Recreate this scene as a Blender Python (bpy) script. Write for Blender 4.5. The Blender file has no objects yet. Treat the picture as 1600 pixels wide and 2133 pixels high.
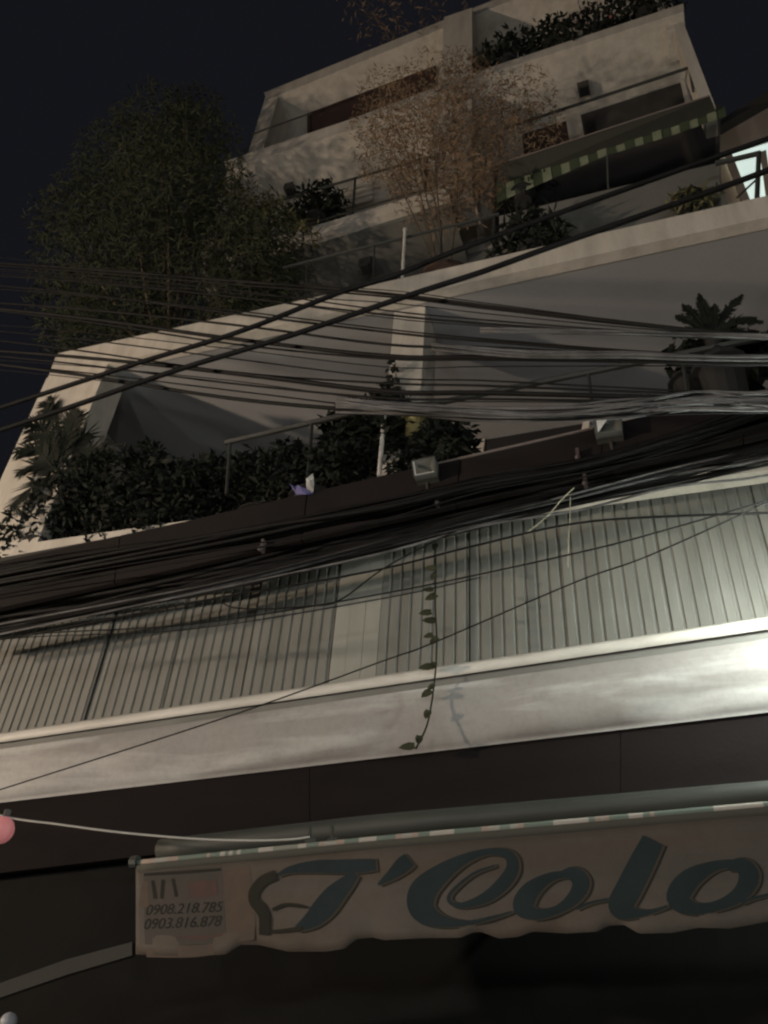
import bpy, math, random
from mathutils import Vector, Matrix
random.seed(7)
S = bpy.context.scene
C = S.collection

# ------------------------------------------------------------------ camera
PITCH, ROLL, YAW = [math.radians(a) for a in (39.9, 4.47, -21.82)]
FPX, PCX, PCY = 1850.0, 800.0, 1066.5          # photograph is 1600 x 2133
EYE = Vector((0, 0, 1.6))
fw = Vector((math.sin(YAW) * math.cos(PITCH), math.cos(YAW) * math.cos(PITCH), math.sin(PITCH)))
rt0 = Vector((math.cos(YAW), -math.sin(YAW), 0))
up0 = rt0.cross(fw)
rt = rt0 * math.cos(ROLL) + up0 * math.sin(ROLL)
up = -rt0 * math.sin(ROLL) + up0 * math.cos(ROLL)
cam = bpy.data.cameras.new('camera')
co = bpy.data.objects.new('camera', cam)
C.objects.link(co)
m = Matrix((rt, up, -fw)).transposed().to_4x4()
m.translation = EYE
co.matrix_world = m
cam.sensor_fit = 'VERTICAL'
cam.sensor_height = 32
cam.lens = 32 * FPX / 2133
cam.clip_start = 0.05
cam.clip_end = 3000
S.camera = co

# ------------------------------------------------------------------ night sky
W = bpy.data.worlds.new('World')
S.world = W
W.use_nodes = True
bg = W.node_tree.nodes['Background']
bg.inputs[0].default_value = (0.70, 0.74, 1.0, 1)
bg.inputs[1].default_value = 0.0095
S.view_settings.view_transform = 'Standard'
S.view_settings.look = 'None'
S.view_settings.exposure = 0
S.view_settings.gamma = 1
S.view_settings.use_curve_mapping = False
S.cycles.pixel_filter_type = 'BLACKMAN_HARRIS'
S.cycles.filter_width = 2.3     # soft phone picture
WARM_LAMP = (-13.0, -2.5, 3.6); WARM_POWER = 4000; WARM_COL = (1.0, 0.78, 0.57)
FILL_LAMPS = ((-8.0,-5.2,2.7), (-2.6,-5.6,2.6), (3.0,-5.4,2.7), (8.5,-5.5,2.6)); FILL_POWER = 400; FILL_COL = (0.98, 0.97, 0.92)  # row of unseen globes added to fill and soften the shadows
COOL_LAMP = (1.03, 4.15, 4.75); COOL_POWER = 175; COOL_COL = (0.93, 1.0, 0.90)

# ------------------------------------------------------------------ helpers
def ray(px, py):
    return rt * ((px - PCX) / FPX) - up * ((py - PCY) / FPX) + fw
def P(px, py, Y):
    d = ray(px, py)
    return EYE + d * (Y / d.y)
def PZ(px, py, Z):
    d = ray(px, py)
    return EYE + d * ((Z - 1.6) / d.z)

def link(name, me, mat=None, parent=None):
    o = bpy.data.objects.new(name, me)
    C.objects.link(o)
    if mat and me is not None and not me.materials:
        me.materials.append(mat)
    if parent is not None:
        o.parent = parent
        if parent.type == 'EMPTY':           # meshes hold world coordinates
            o.matrix_parent_inverse = Matrix.Translation(-Vector(parent.location))
    return o
def mesh(name, vs, fs, mat=None, parent=None, smooth=False):
    me = bpy.data.meshes.new(name)
    me.from_pydata([tuple(v) for v in vs], [], fs)
    me.update()
    if smooth:
        for p in me.polygons:
            p.use_smooth = True
    return link(name, me, mat, parent)
def tag(o, label=None, cat=None, group=None, kind=None):
    if label: o['label'] = label
    if cat: o['category'] = cat
    if group: o['group'] = group
    if kind: o['kind'] = kind
    return o
def thing(name, loc, label, cat, group=None):
    o = bpy.data.objects.new(name, None)
    C.objects.link(o)
    o.location = loc
    o.empty_display_size = 0.2
    return tag(o, label, cat, group)
def box_data(a, b):
    x0, y0, z0 = a; x1, y1, z1 = b
    vs = [(x0,y0,z0),(x1,y0,z0),(x1,y1,z0),(x0,y1,z0),(x0,y0,z1),(x1,y0,z1),(x1,y1,z1),(x0,y1,z1)]
    fs = [(0,3,2,1),(4,5,6,7),(0,1,5,4),(1,2,6,5),(2,3,7,6),(3,0,4,7)]
    return vs, fs
def box(name, a, b, mat, parent=None):
    return mesh(name, *box_data(a, b), mat, parent)
def prism_data(pts, depth):
    """pts: outline in a Y plane; extruded along +Y"""
    n = len(pts)
    vs = [Vector(p) for p in pts] + [Vector(p) + Vector((0, depth, 0)) for p in pts]
    fs = [tuple(range(n)), tuple(range(2*n-1, n-1, -1))]
    fs += [(i, i+n, (i+1) % n + n, (i+1) % n) for i in range(n)]
    return vs, fs
def prism(name, px, Y, depth, mat, parent=None):
    return mesh(name, *prism_data([P(x, y, Y) for x, y in px], depth), mat, parent)
def crom(pts, n=6):
    pts = [Vector(p) for p in pts]
    if len(pts) < 3:
        return [pts[0].lerp(pts[1], i / n) for i in range(n + 1)]
    q = [pts[0]*2 - pts[1]] + pts + [pts[-1]*2 - pts[-2]]
    out = []
    for i in range(1, len(q) - 2):
        a, b, c, d = q[i-1], q[i], q[i+1], q[i+2]
        for k in range(n):
            t = k / n
            out.append(0.5*((2*b) + (c-a)*t + (2*a-5*b+4*c-d)*t*t + (3*b-a-3*c+d)*t**3))
    out.append(pts[-1])
    return out
def tube_data(pts, r, sides=5, cap=True):
    vs, fs = [], []
    n = len(pts)
    for i, p in enumerate(pts):
        t = (pts[min(i+1, n-1)] - pts[max(i-1, 0)])
        t.normalize()
        a = t.cross(Vector((0, 0, 1)))
        if a.length < 0.1: a = t.cross(Vector((1, 0, 0)))
        a.normalize(); b = t.cross(a)
        rr = r(i/(n-1)) if callable(r) else r
        for k in range(sides):
            w = 2*math.pi*k/sides
            vs.append(p + a*math.cos(w)*rr + b*math.sin(w)*rr)
    for i in range(n-1):
        for k in range(sides):
            fs.append((i*sides+k, i*sides+(k+1) % sides, (i+1)*sides+(k+1) % sides, (i+1)*sides+k))
    if cap:
        fs.append(tuple(range(sides-1, -1, -1)))
        fs.append(tuple(range((n-1)*sides, n*sides)))
    return vs, fs
def tube(name, pts, r, mat, parent=None, sides=6, n=6, smooth=True):
    return mesh(name, *tube_data(crom(pts, n), r, sides), mat, parent, smooth)
def merge(parts):
    V, F = [], []
    for vs, fs in parts:
        o = len(V)
        V += list(vs)
        F += [tuple(i+o for i in f) for f in fs]
    return V, F
def ball_data(c, r, nu=14, nv=9, sz=1.0):
    vs, fs = [], []
    for j in range(nv+1):
        th = math.pi*j/nv
        for i in range(nu):
            ph = 2*math.pi*i/nu
            vs.append(Vector((c[0]+r*math.sin(th)*math.cos(ph), c[1]+r*math.sin(th)*math.sin(ph), c[2]+r*sz*math.cos(th))))
    for j in range(nv):
        for i in range(nu):
            fs.append((j*nu+i, (j+1)*nu+i, (j+1)*nu+(i+1) % nu, j*nu+(i+1) % nu))
    return vs, fs

def mat(name, col, rough=0.7, col2=None, scale=3.0, stretch=(1,1,1), bump=0.0, bscale=40, metallic=0.0, lo=0.35, hi=0.65, detail=6, spec=0.5):
    m = bpy.data.materials.new(name)
    m.use_nodes = True
    nt = m.node_tree
    b = nt.nodes['Principled BSDF']
    b.inputs['Base Color'].default_value = (*col, 1)
    b.inputs['Roughness'].default_value = rough
    b.inputs['Metallic'].default_value = metallic
    b.inputs['Specular IOR Level'].default_value = spec
    tc = nt.nodes.new('ShaderNodeTexCoord')
    mp = nt.nodes.new('ShaderNodeMapping')
    mp.inputs['Scale'].default_value = stretch
    nt.links.new(tc.outputs['Object'], mp.inputs[0])
    if col2:
        n = nt.nodes.new('ShaderNodeTexNoise')
        n.inputs['Scale'].default_value = scale
        n.inputs['Detail'].default_value = detail
        n.inputs['Roughness'].default_value = 0.65
        nt.links.new(mp.outputs[0], n.inputs['Vector'])
        r = nt.nodes.new('ShaderNodeValToRGB')
        r.color_ramp.elements[0].position = lo
        r.color_ramp.elements[1].position = hi
        r.color_ramp.elements[0].color = (*col2, 1)
        r.color_ramp.elements[1].color = (*col, 1)
        nt.links.new(n.outputs['Fac'], r.inputs[0])
        nt.links.new(r.outputs[0], b.inputs['Base Color'])
    if bump:
        n2 = nt.nodes.new('ShaderNodeTexNoise')
        n2.inputs['Scale'].default_value = bscale
        n2.inputs['Detail'].default_value = 5
        nt.links.new(tc.outputs['Object'], n2.inputs['Vector'])
        bp = nt.nodes.new('ShaderNodeBump')
        bp.inputs['Strength'].default_value = bump
        bp.inputs['Distance'].default_value = 0.02
        nt.links.new(n2.outputs['Fac'], bp.inputs['Height'])
        nt.links.new(bp.outputs[0], b.inputs['Normal'])
    return m
def emit(name, col, s):
    m = bpy.data.materials.new(name)
    m.use_nodes = True
    b = m.node_tree.nodes['Principled BSDF']
    b.inputs['Base Color'].default_value = (*col, 1)
    b.inputs['Emission Color'].default_value = (*col, 1)
    b.inputs['Emission Strength'].default_value = s
    return m

M = dict(
    plaster=mat('plaster', (.60,.56,.50), .85, (.43,.40,.35), 2.2, (2.2,2.2,.35), .3, 45, lo=.30, hi=.60, detail=9),
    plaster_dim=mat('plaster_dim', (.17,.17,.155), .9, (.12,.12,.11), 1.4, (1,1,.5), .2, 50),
    plaster_grey=mat('plaster_grey', (.44,.44,.43), .9, (.33,.33,.32), 1.2, (1,1,1), .2, 50, lo=.3, hi=.7),
    ceiling=mat('ceiling_paint', (.34,.34,.345), .9, (.29,.29,.295), .8, (1,1,1), .15, 50, lo=.3, hi=.7),
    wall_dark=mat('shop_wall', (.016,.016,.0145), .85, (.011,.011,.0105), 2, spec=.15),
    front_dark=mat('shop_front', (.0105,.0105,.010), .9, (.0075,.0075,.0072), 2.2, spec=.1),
    glass_dark=mat('dark_glass', (.02,.02,.022), .18),
    red_door=mat('dark_red_paint', (.045,.019,.018), .7, (.03,.014,.014), 4),
    frame=mat('dark_frame', (.05,.048,.045), .5),
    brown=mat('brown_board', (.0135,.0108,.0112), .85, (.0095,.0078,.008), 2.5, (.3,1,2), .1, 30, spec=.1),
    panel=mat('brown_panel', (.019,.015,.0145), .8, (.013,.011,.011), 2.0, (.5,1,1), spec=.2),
    trim=mat('panel_trim', (.22,.18,.17), .5),
    clad=mat('cladding_steel', (.235,.235,.215), .55, (.175,.174,.157), 1.7, (2.2,1,.5), .05, 30, metallic=.15),
    clad_flat=mat('cladding_flat', (.31,.31,.28), .55, (.25,.25,.225), 1.5, (2,1,.5)),
    groove_shade=mat('gutter_groove', (.17,.17,.16), .7, (.13,.13,.12), 3, (.6,1,2)),  # grey carries the shade of this recessed face
    lip=mat('gutter_lip', (.66,.64,.60), .5, (.50,.48,.44), 3, (.6,1,2)),
    cable=mat('cable_black', (.012,.012,.0125), .6, (.008,.008,.008), 9, spec=.15),
    cable_lit=mat('cable_lit', (.17,.17,.175), .5, (.05,.05,.052), 3, spec=.35),  # lighter copy of the black cable, cool lamplight put into its colour
    cable_white=mat('cable_white', (.40,.40,.385), .6),
    cable_yellow=mat('cable_cream', (.33,.31,.22), .6),
    pole=mat('white_pole', (.66,.64,.60), .5, (.5,.48,.45), 5),
    iron=mat('railing_iron', (.042,.045,.042), .55),
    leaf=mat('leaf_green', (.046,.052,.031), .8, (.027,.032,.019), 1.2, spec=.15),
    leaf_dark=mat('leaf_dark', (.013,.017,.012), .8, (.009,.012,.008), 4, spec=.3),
    leaf_red=mat('leaf_dry', (.28,.205,.135), .8, (.14,.085,.05), 1.6, spec=.2),
    leaf_yel=mat('leaf_yellow', (.14,.13,.05), .6, (.07,.07,.03), 4),
    flower=mat('flower_red', (.26,.08,.08), .6),
    bark=mat('bark', (.13,.10,.07), .9, (.07,.055,.04), 8, (1,1,.3)),
    terracotta=mat('clay_pot', (.09,.055,.04), .8, (.06,.04,.03), 5),
    pot_yel=mat('glazed_pot', (.42,.36,.16), .5),
    pot_dark=mat('dark_pot', (.022,.022,.022), .7),
    cassette=mat('awning_cassette', (.048,.052,.046), .6, (.028,.032,.028), 3, (.3,1,2)),
    letter=mat('letter_teal', (.020,.031,.035), .85, (.014,.023,.026), 3, spec=.2),
    letter_mid=mat('letter_tan', (.058,.050,.041), .85, spec=.1),
    letter_dark=mat('letter_olive', (.026,.024,.019), .85, (.018,.017,.014), 5, spec=.2),
    red_print=mat('print_red', (.075,.036,.034), .85, (.05,.034,.03), 9),
    tan_print=mat('print_tan', (.085,.057,.040), .85, (.058,.048,.040), 5),
    dull_print=mat('print_dull', (.058,.046,.041), .85, (.042,.040,.035), 6),
    white_tin=mat('flood_reflector', (.75,.76,.74), .35),
    tin=mat('flood_housing', (.11,.115,.105), .5),
    insul=mat('insulator', (.10,.08,.08), .6),
    cloth_blue=mat('cloth_blue', (.14,.13,.30), .8),
    cloth_white=mat('cloth_white', (.6,.58,.55), .8),
    stripe_l=mat('stripe_pale', (.28,.31,.21), .8, (.19,.22,.14), 4),
    stripe_d=mat('stripe_green', (.055,.075,.04), .8),
    canvas_dk=mat('canvas_dark', (.06,.06,.05), .85),
    flap=mat('canvas_grey', (.028,.028,.026), .9, (.02,.02,.019), 3),
    house=mat('neighbour_wall', (.62,.47,.36), .85, (.52,.40,.31), 2),
    asphalt=mat('asphalt', (.05,.05,.052), .9, (.035,.035,.036), 12, bump=.3, bscale=120),
    paving=mat('paving', (.28,.26,.24), .85, (.2,.19,.17), 4),
    concrete=mat('concrete', (.30,.30,.29), .9, (.22,.22,.21), 4),
    steel=mat('lamp_steel', (.30,.31,.31), .4, metallic=.6),
    lit=emit('lit_room', (.80, .95, .88), .75),
    pink=emit('pink_glow', (.62,.22,.22), .28),
    globe_w=emit('pale_glow', (.30,.31,.33), .04),
)
# white gutter face with grime streaks, and faded printed valance
def streaked(name, c1, c2, c3):
    m = mat(name, c1, .75, c2, 1.5, (.35, 1, 3.0), .05, 14, lo=.34, hi=.58)
    nt = m.node_tree
    b = nt.nodes['Principled BSDF']
    ramp = [n for n in nt.nodes if n.type == 'VALTORGB'][0]
    tc = [n for n in nt.nodes if n.type == 'TEX_COORD'][0]
    mp = nt.nodes.new('ShaderNodeMapping')
    mp.inputs['Scale'].default_value = (.28, 1, 2.4)
    mp.inputs['Rotation'].default_value = (0, math.radians(-7), 0)
    n = nt.nodes.new('ShaderNodeTexNoise')
    n.inputs['Scale'].default_value = 1.9
    n.inputs['Detail'].default_value = 5
    n.inputs['Distortion'].default_value = .5
    nt.links.new(tc.outputs['Object'], mp.inputs[0]); nt.links.new(mp.outputs[0], n.inputs['Vector'])
    r = nt.nodes.new('ShaderNodeValToRGB')
    r.color_ramp.elements[0].position = .47; r.color_ramp.elements[1].position = .60
    r.color_ramp.elements[0].color = (0,0,0,1); r.color_ramp.elements[1].color = (.8,.8,.8,1)
    nt.links.new(n.outputs['Fac'], r.inputs[0])
    mx = nt.nodes.new('ShaderNodeMixRGB')
    mx.inputs[2].default_value = (*c3, 1)
    nt.links.new(r.outputs[0], mx.inputs[0]); nt.links.new(ramp.outputs[0], mx.inputs[1])
    fn = nt.nodes.new('ShaderNodeTexNoise')
    fn.inputs['Scale'].default_value = 26; fn.inputs['Detail'].default_value = 8; fn.inputs['Roughness'].default_value = .75
    fm = nt.nodes.new('ShaderNodeMapping'); fm.inputs['Scale'].default_value = (.7, 1, .7)
    nt.links.new(tc.outputs['Object'], fm.inputs[0]); nt.links.new(fm.outputs[0], fn.inputs['Vector'])
    fr = nt.nodes.new('ShaderNodeValToRGB')
    fr.color_ramp.elements[0].position = .36; fr.color_ramp.elements[1].position = .56
    fr.color_ramp.elements[0].color = (.88,.87,.86,1); fr.color_ramp.elements[1].color = (1,1,1,1)
    nt.links.new(fn.outputs['Fac'], fr.inputs[0])
    ml = nt.nodes.new('ShaderNodeMixRGB'); ml.blend_type = 'MULTIPLY'; ml.inputs[0].default_value = 1
    nt.links.new(mx.outputs[0], ml.inputs[1]); nt.links.new(fr.outputs[0], ml.inputs[2])
    nt.links.new(ml.outputs[0], b.inputs['Base Color'])
    return m
M['gutter'] = streaked('gutter_sheet', (.49,.49,.485), (.40,.395,.39), (.26,.245,.235))
M['valance'] = streaked('faded_canvas', (.078,.068,.058), (.060,.052,.044), (.070,.051,.036))
def striped_rail():
    m = mat('striped_roll', (.4,.4,.36), .7)
    nt = m.node_tree; b = nt.nodes['Principled BSDF']
    tc = [n for n in nt.nodes if n.type == 'TEX_COORD'][0]
    mp = nt.nodes.new('ShaderNodeMapping'); mp.inputs['Scale'].default_value = (1,0,0)
    n = nt.nodes.new('ShaderNodeTexNoise'); n.inputs['Scale'].default_value = 2.6; n.inputs['Detail'].default_value = 3
    nt.links.new(tc.outputs['Object'], mp.inputs[0]); nt.links.new(mp.outputs[0], n.inputs['Vector'])
    r = nt.nodes.new('ShaderNodeValToRGB'); r.color_ramp.interpolation = 'CONSTANT'
    e = r.color_ramp.elements
    e[0].position = 0; e[0].color = (.20,.21,.18,1)
    e[1].position = .40; e[1].color = (.36,.34,.31,1)
    for p, c in ((.47,(.13,.17,.145,1)),(.52,(.30,.235,.20,1)),(.57,(.28,.28,.25,1)),(.64,(.15,.19,.165,1))):
        k = e.new(p); k.color = c
    nt.links.new(n.outputs['Fac'], r.inputs[0]); nt.links.new(r.outputs[0], b.inputs['Base Color'])
    return m
M['roll'] = striped_rail()

# ------------------------------------------------------------------ ground
tag(mesh('ground', [(-600,-600,0),(600,-600,0),(600,600,0),(-600,600,0)], [(0,1,2,3)], M['asphalt']), kind='structure')
tag(box('pavement', (-60, 3.4, .004), (60, 6.9, .14), M['paving']), kind='structure')
tag(box('kerb', (-60, 3.22, .004), (60, 3.397, .13), M['concrete']), kind='structure')

# ------------------------------------------------------------------ warm and cool lamps out of frame, plus unseen globes added as fill
def street_or_fill_lamp(pos, power, col, label):
    L = thing('street_or_fill_lamp', (pos[0], pos[1], 0), label, 'street lamp', 'street lamps')
    x, y, z = pos
    tube('pole', [(x,y,0),(x,y,3),(x,y,z-.3)], lambda t: .07-.025*t, M['steel'], L, 10)
    mesh('base', *box_data((x-.16,y-.16,0),(x+.16,y+.16,.35)), M['steel'], L)
    mesh('collar', *tube_data([Vector((x,y,z-.3)),Vector((x,y,z-.2))], .1, 10), M['steel'], L)
    mesh('globe', *ball_data((x,y,z), .22, 16, 10), emit('lit_globe', col, power/(math.pi*4*math.pi*.22**2)), L, True)
street_or_fill_lamp(WARM_LAMP, WARM_POWER, WARM_COL, 'tall street lamp with a warm amber globe, left of the house')
for pos, w in zip(FILL_LAMPS, ('farthest left', 'second from the left', 'third from the left', 'farthest right')):
    street_or_fill_lamp(pos, FILL_POWER, FILL_COL, 'added unseen fill lamp with a pale globe across the street, ' + w)

L = thing('wall_lamp', (2.1, 5.4, 5.3), 'cool white lamp on a steel arm right of the corrugated cladding', 'lamp')
x, y, z = COOL_LAMP
tube('arm', [(2.1,5.46,5.3),(1.8,5.0,5.35),(x+.05,y,z+.28)], .025, M['steel'], L, 8)
mesh('cap', *tube_data([Vector((x,y,z+.12)),Vector((x,y,z+.2)),Vector((x,y,z+.3))], lambda t: .16-.11*t, 12), M['steel'], L)
cool = emit('cool_bulb', COOL_COL, COOL_POWER/(math.pi*4*math.pi*.10**2))
mesh('bulb', *ball_data((x,y,z), .10, 14, 9), cool, L, True)

# ------------------------------------------------------------------ the house
H = thing('townhouse', (-2.2, 6.5, 0), 'tall white townhouse with stepped balconies above the shopfront', 'house')
# ground floor
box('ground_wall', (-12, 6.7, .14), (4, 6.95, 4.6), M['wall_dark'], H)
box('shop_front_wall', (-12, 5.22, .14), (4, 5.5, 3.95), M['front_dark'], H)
# brown boards
def yl(line, x):
    for (x0,y0),(x1,y1) in zip(line, line[1:]):
        if x <= x1 or (x1,y1) == line[-1]:
            return y0 + (y1-y0)*(x-x0)/(x1-x0)
BT = [(-200,1692),(0,1668),(800,1573),(1600,1478),(1900,1443)]
for a, b in ((-200,644.2),(645.6,1292),(1293.4,1900)):
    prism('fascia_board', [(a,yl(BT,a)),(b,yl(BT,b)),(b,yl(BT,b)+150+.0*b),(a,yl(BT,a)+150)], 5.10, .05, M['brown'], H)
# white gutter: profile lofted along the facade
LT = [(-200,1560),(0,1530),(800,1409),(1600,1288),(1900,1243)]
def gutter(name, rows, mt):
    vs, fs = [], []
    xs = [-200 + 2100*i/90 for i in range(91)]
    nr = len(rows)
    for k, x in enumerate(xs):
        top, bot = yl(LT, x), yl(BT, x)
        for t, Y in rows:
            wob = .010*math.sin(x*.011+t*5) + .006*math.sin(x*.031+2*t)
            vs.append(P(x, top + (bot-top)*t, Y + (wob if .3 < t < .97 else 0)))
    for k in range(len(xs)-1):
        for j in range(nr-1):
            a = k*nr+j
            fs.append((a, a+1, a+nr+1, a+nr))
    return mesh(name, vs, fs, mt, H, True)
gutter('gutter_lip', [(-.02,5.12),(-.005,4.99),(.0,4.98),(.118,4.98),(.122,4.985),(.124,5.02)], M['lip'])
gutter('gutter_groove', [(.112,5.012),(.20,5.014),(.245,5.016)], M['groove_shade'])
gutter('gutter_sheet', [(.222,5.02),(.223,4.992),(.235,4.985),(.34,4.978),(.48,4.975),(.62,4.985),(.76,5.005),(.88,5.03),(.97,5.06),(1.0,5.075),(1.03,5.08)], M['gutter'])
box('gutter_bracket', (-9, 5.16, 3.95), (3, 5.22, 4.50), M['plaster_grey'], H)
# corrugated cladding, one mesh per sheet
def sheet_mesh(name, pitch, n, z0, z1):
    prof = []
    for i in range(n):
        x0 = i*pitch
        prof += [(x0,0),(x0+pitch*.64,0),(x0+pitch*.74,.012),(x0+pitch*.90,.012)]
    prof.append((n*pitch, 0))
    vs = [(x, y, z) for x, y in prof for z in (z0, z1)]
    vs += [(x, y+.012, z) for x, y in prof for z in (z0, z1)]
    k = len(prof)*2
    fs = [(2*i, 2*i+2, 2*i+3, 2*i+1) for i in range(len(prof)-1)]
    fs += [(2*i+k, 2*i+1+k, 2*i+3+k, 2*i+2+k) for i in range(len(prof)-1)]
    me = bpy.data.meshes.new(name); me.from_pydata(vs, [], fs); me.update()
    return me
XA, XB = P(692,1350,5.27).x, P(790,1330,5.27).x
pitch = .086
me8 = sheet_mesh('corrugated_sheet', pitch, 8, 4.40, 6.19)
me8.materials.append(M['clad'])
def place_sheet(x):
    o = link('corrugated_sheet', me8, None, H)
    o.location = Vector((x, 5.27 + random.uniform(-.006, .006), random.uniform(-.01, .002)))
    o.rotation_euler = (random.uniform(-.004,.004), 0, random.uniform(-.003,.003))
i = 0
while XB + i*(8*pitch+.004) < 2.6:
    place_sheet(XB + i*(8*pitch+.004)); i += 1
i = 1
while XA - i*(8*pitch+.004) > -9.5:
    place_sheet(XA - i*(8*pitch+.004)); i += 1
for k in range(3):
    w = (XB-XA-.012)/3
    box('flat_panel', (XA+.004+k*(w+.002), 5.262-.003*(k == 1), 4.40), (XA+.004+k*(w+.002)+w, 5.29, 6.19), M['clad_flat'], H)
box('cladding_wall', (-9.6, 5.33, 3.6), (2.7, 5.6, 6.19), M['wall_dark'], H)
# balcony floor and its slab edge
box('balcony_floor', (-9.0, 5.14, 6.20), (2.6, 7.6, 6.42), M['plaster_grey'], H)
prism('slab_edge', [(-300,1183),(0,1140),(400,1083),(1900,870),(1900,935),(400,1150),(0,1207),(-300,1250)], 5.0, .137, M['plaster'], H)
# second level: piers, beam, ceiling, back wall
BTOP = [(60,749),(125,735),(835,580),(1600,407),(1950,328)]
BBOT = [(90,790),(170,770),(1000,583),(1600,452),(1950,377)]
prism('beam', [(118,737),(125,735),(835,580),(1600,407),(1950,328),(1950,377),(1600,452),(1000,583),(170,770),(100,786)], 5.0, .12, M['plaster'], H)
mesh('ceiling', *prism_data([P(x, y, 5.0) + Vector((0, .123, 0)) for x, y in [(x,yl(BTOP,x)+6) for x in (118,835,1600,1950)] + [(x,yl(BBOT,x)-1.5) for x in (1950,1600,1000,170,112)]], 2.5), M['ceiling'], H)
box('terrace_floor', (-6.0, 5.6, 9.253), (2.7, 9.0, 9.30), M['plaster_grey'], H)
xl = P(40,912,5).x
box('pier', (xl, 5.004, 6.43), (P(207,800,5).x, 5.35, 9.02), M['plaster'], H)
xc0, xc1 = PZ(826,660,8.91).x, PZ(893,652,8.91).x
box('pier', (xc0, 5.16, 6.43), (xc1, 5.55, 9.02), M['plaster'], H)
box('pier', (1.75, 5.16, 6.43), (2.15, 5.5, 9.02), M['plaster'], H)
box('side_wall', (xl-.002, 5.352, 6.43), (xl+.18, 7.6, 9.02), M['plaster'], H)
box('back_wall', (-6.2, 7.2, 6.43), (2.6, 7.4, 9.02), M['plaster_grey'], H)
def window(name, px, Y, pane, frame, parent, w=.05, d=.05):
    """px: four corners tl,tr,br,bl; frame of four bars and a recessed pane"""
    c = [P(x, y, Y) for x, y in px]
    ctr = sum(c, Vector())/4
    inn = [p + (ctr-p).normalized()*w*1.5 for p in c]
    parts = []
    for i in range(4):
        j = (i+1) % 4
        parts.append(prism_data([c[i], c[j], inn[j], inn[i]], d))
    f = mesh(name, *merge(parts), frame, parent)
    mesh('pane', *prism_data([p + Vector((0, d*.5, 0)) for p in inn], d*.3), pane, f)
    return f
window('door', [(1000,888),(1235,838),(1215,955),(985,1005)], 7.13, M['glass_dark'], M['plaster'], H, .06)
window('door', [(560,905),(700,875),(690,1000),(545,1030)], 7.13, M['glass_dark'], M['frame'], H, .06)

# upper storeys: slabs C, D and roof E
UL, UR = -5.72, 1.56
prism('balcony_edge', [(470,526),(600,487),(850,412),(935,387),(935,404),(850,430),(620,503),(470,548)], 6.0, .12, M['plaster'], H)
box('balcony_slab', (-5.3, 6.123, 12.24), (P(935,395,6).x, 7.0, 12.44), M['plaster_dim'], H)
DT = [(465,337),(734,247),(1000,147),(1424,7)]
DB = [(480,351),(740,268),(1000,160),(1424,24)]
prism('balcony_slab', DT + DB[::-1], 6.0, 1.3, M['plaster'], H)
ET = [(550,193),(1000,11),(1300,-108),(1385,-141)]
EB = [(556,209),(1000,27),(1300,-92),(1385,-125)]
prism('roof_slab', ET + EB[::-1], 6.45, 3.0, M['plaster'], H)
# rear walls of the upper storeys
box('upper_wall', (UL+.02, 7.003, 12.445), (UR-.01, 7.2, 19.3), M['plaster'], H)
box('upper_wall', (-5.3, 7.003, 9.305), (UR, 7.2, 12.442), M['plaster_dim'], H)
box('side_wall', (UL, 7.203, 9.305), (UL+.2, 9.5, 18.61), M['plaster'], H)
box('side_wall', (UR-.2, 7.203, 9.305), (UR, 9.5, 18.61), M['plaster'], H)
# piers of the upper storeys
x0 = P(552,200,6.45).x
box('pier', (x0, 6.47, 15.385), (x0+.30, 7.0, 18.55), M['plaster'], H)
box('pier', (P(925,80,6.3).x, 6.25, 15.385), (P(985,60,6.3).x, 6.75, 18.9), M['plaster'], H)
box('pier', (P(905,260,6.2).x, 6.13, 12.445), (P(985,240,6.2).x, 6.6, 15.2), M['plaster'], H)
box('pier', (UR-.14, 6.0+.004, 12.6), (UR, 6.35, 15.2), M['plaster'], H)
box('pier', (UR-.22, 6.13, 15.385), (UR-.02, 6.6, 19.4), M['plaster'], H)
box('pier', (UL, 6.13, 12.3), (UL+.24, 7.0, 15.2), M['plaster'], H)
# doors and windows behind the balconies
window('door', [(640,236),(908,136),(900,215),(640,300)], 6.95, M['red_door'], M['red_door'], H)
window('window', [(1200,236),(1425,163),(1445,250),(1210,300)], 6.95, M['glass_dark'], M['plaster'], H)
window('window', [(1080,275),(1185,243),(1195,300),(1085,330)], 6.95, M['red_door'], M['plaster'], H)
lv = thing('louvre_shutter', P(730,420,6.9), 'pale louvred shutter on the third storey beside a dark shrub', 'shutter')
for k in range(4):
    prism('slat', [(690,398+k*11),(775,374+k*11),(775,380+k*11),(690,404+k*11)], 6.88, .03, M['plaster'], lv)
window('door', [(1030,345),(1500,215),(1500,400),(1030,520)], 6.93, M['glass_dark'], M['frame'], H)
window('door', [(610,560),(840,500),(835,590),(600,640)], 6.93, M['glass_dark'], M['frame'], H)
# parapet of the terrace, right half
prism('parapet', [(1040,450),(1500,338),(1500,470),(1040,575)], 5.36, .10, M['plaster_dim'], H)

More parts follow.
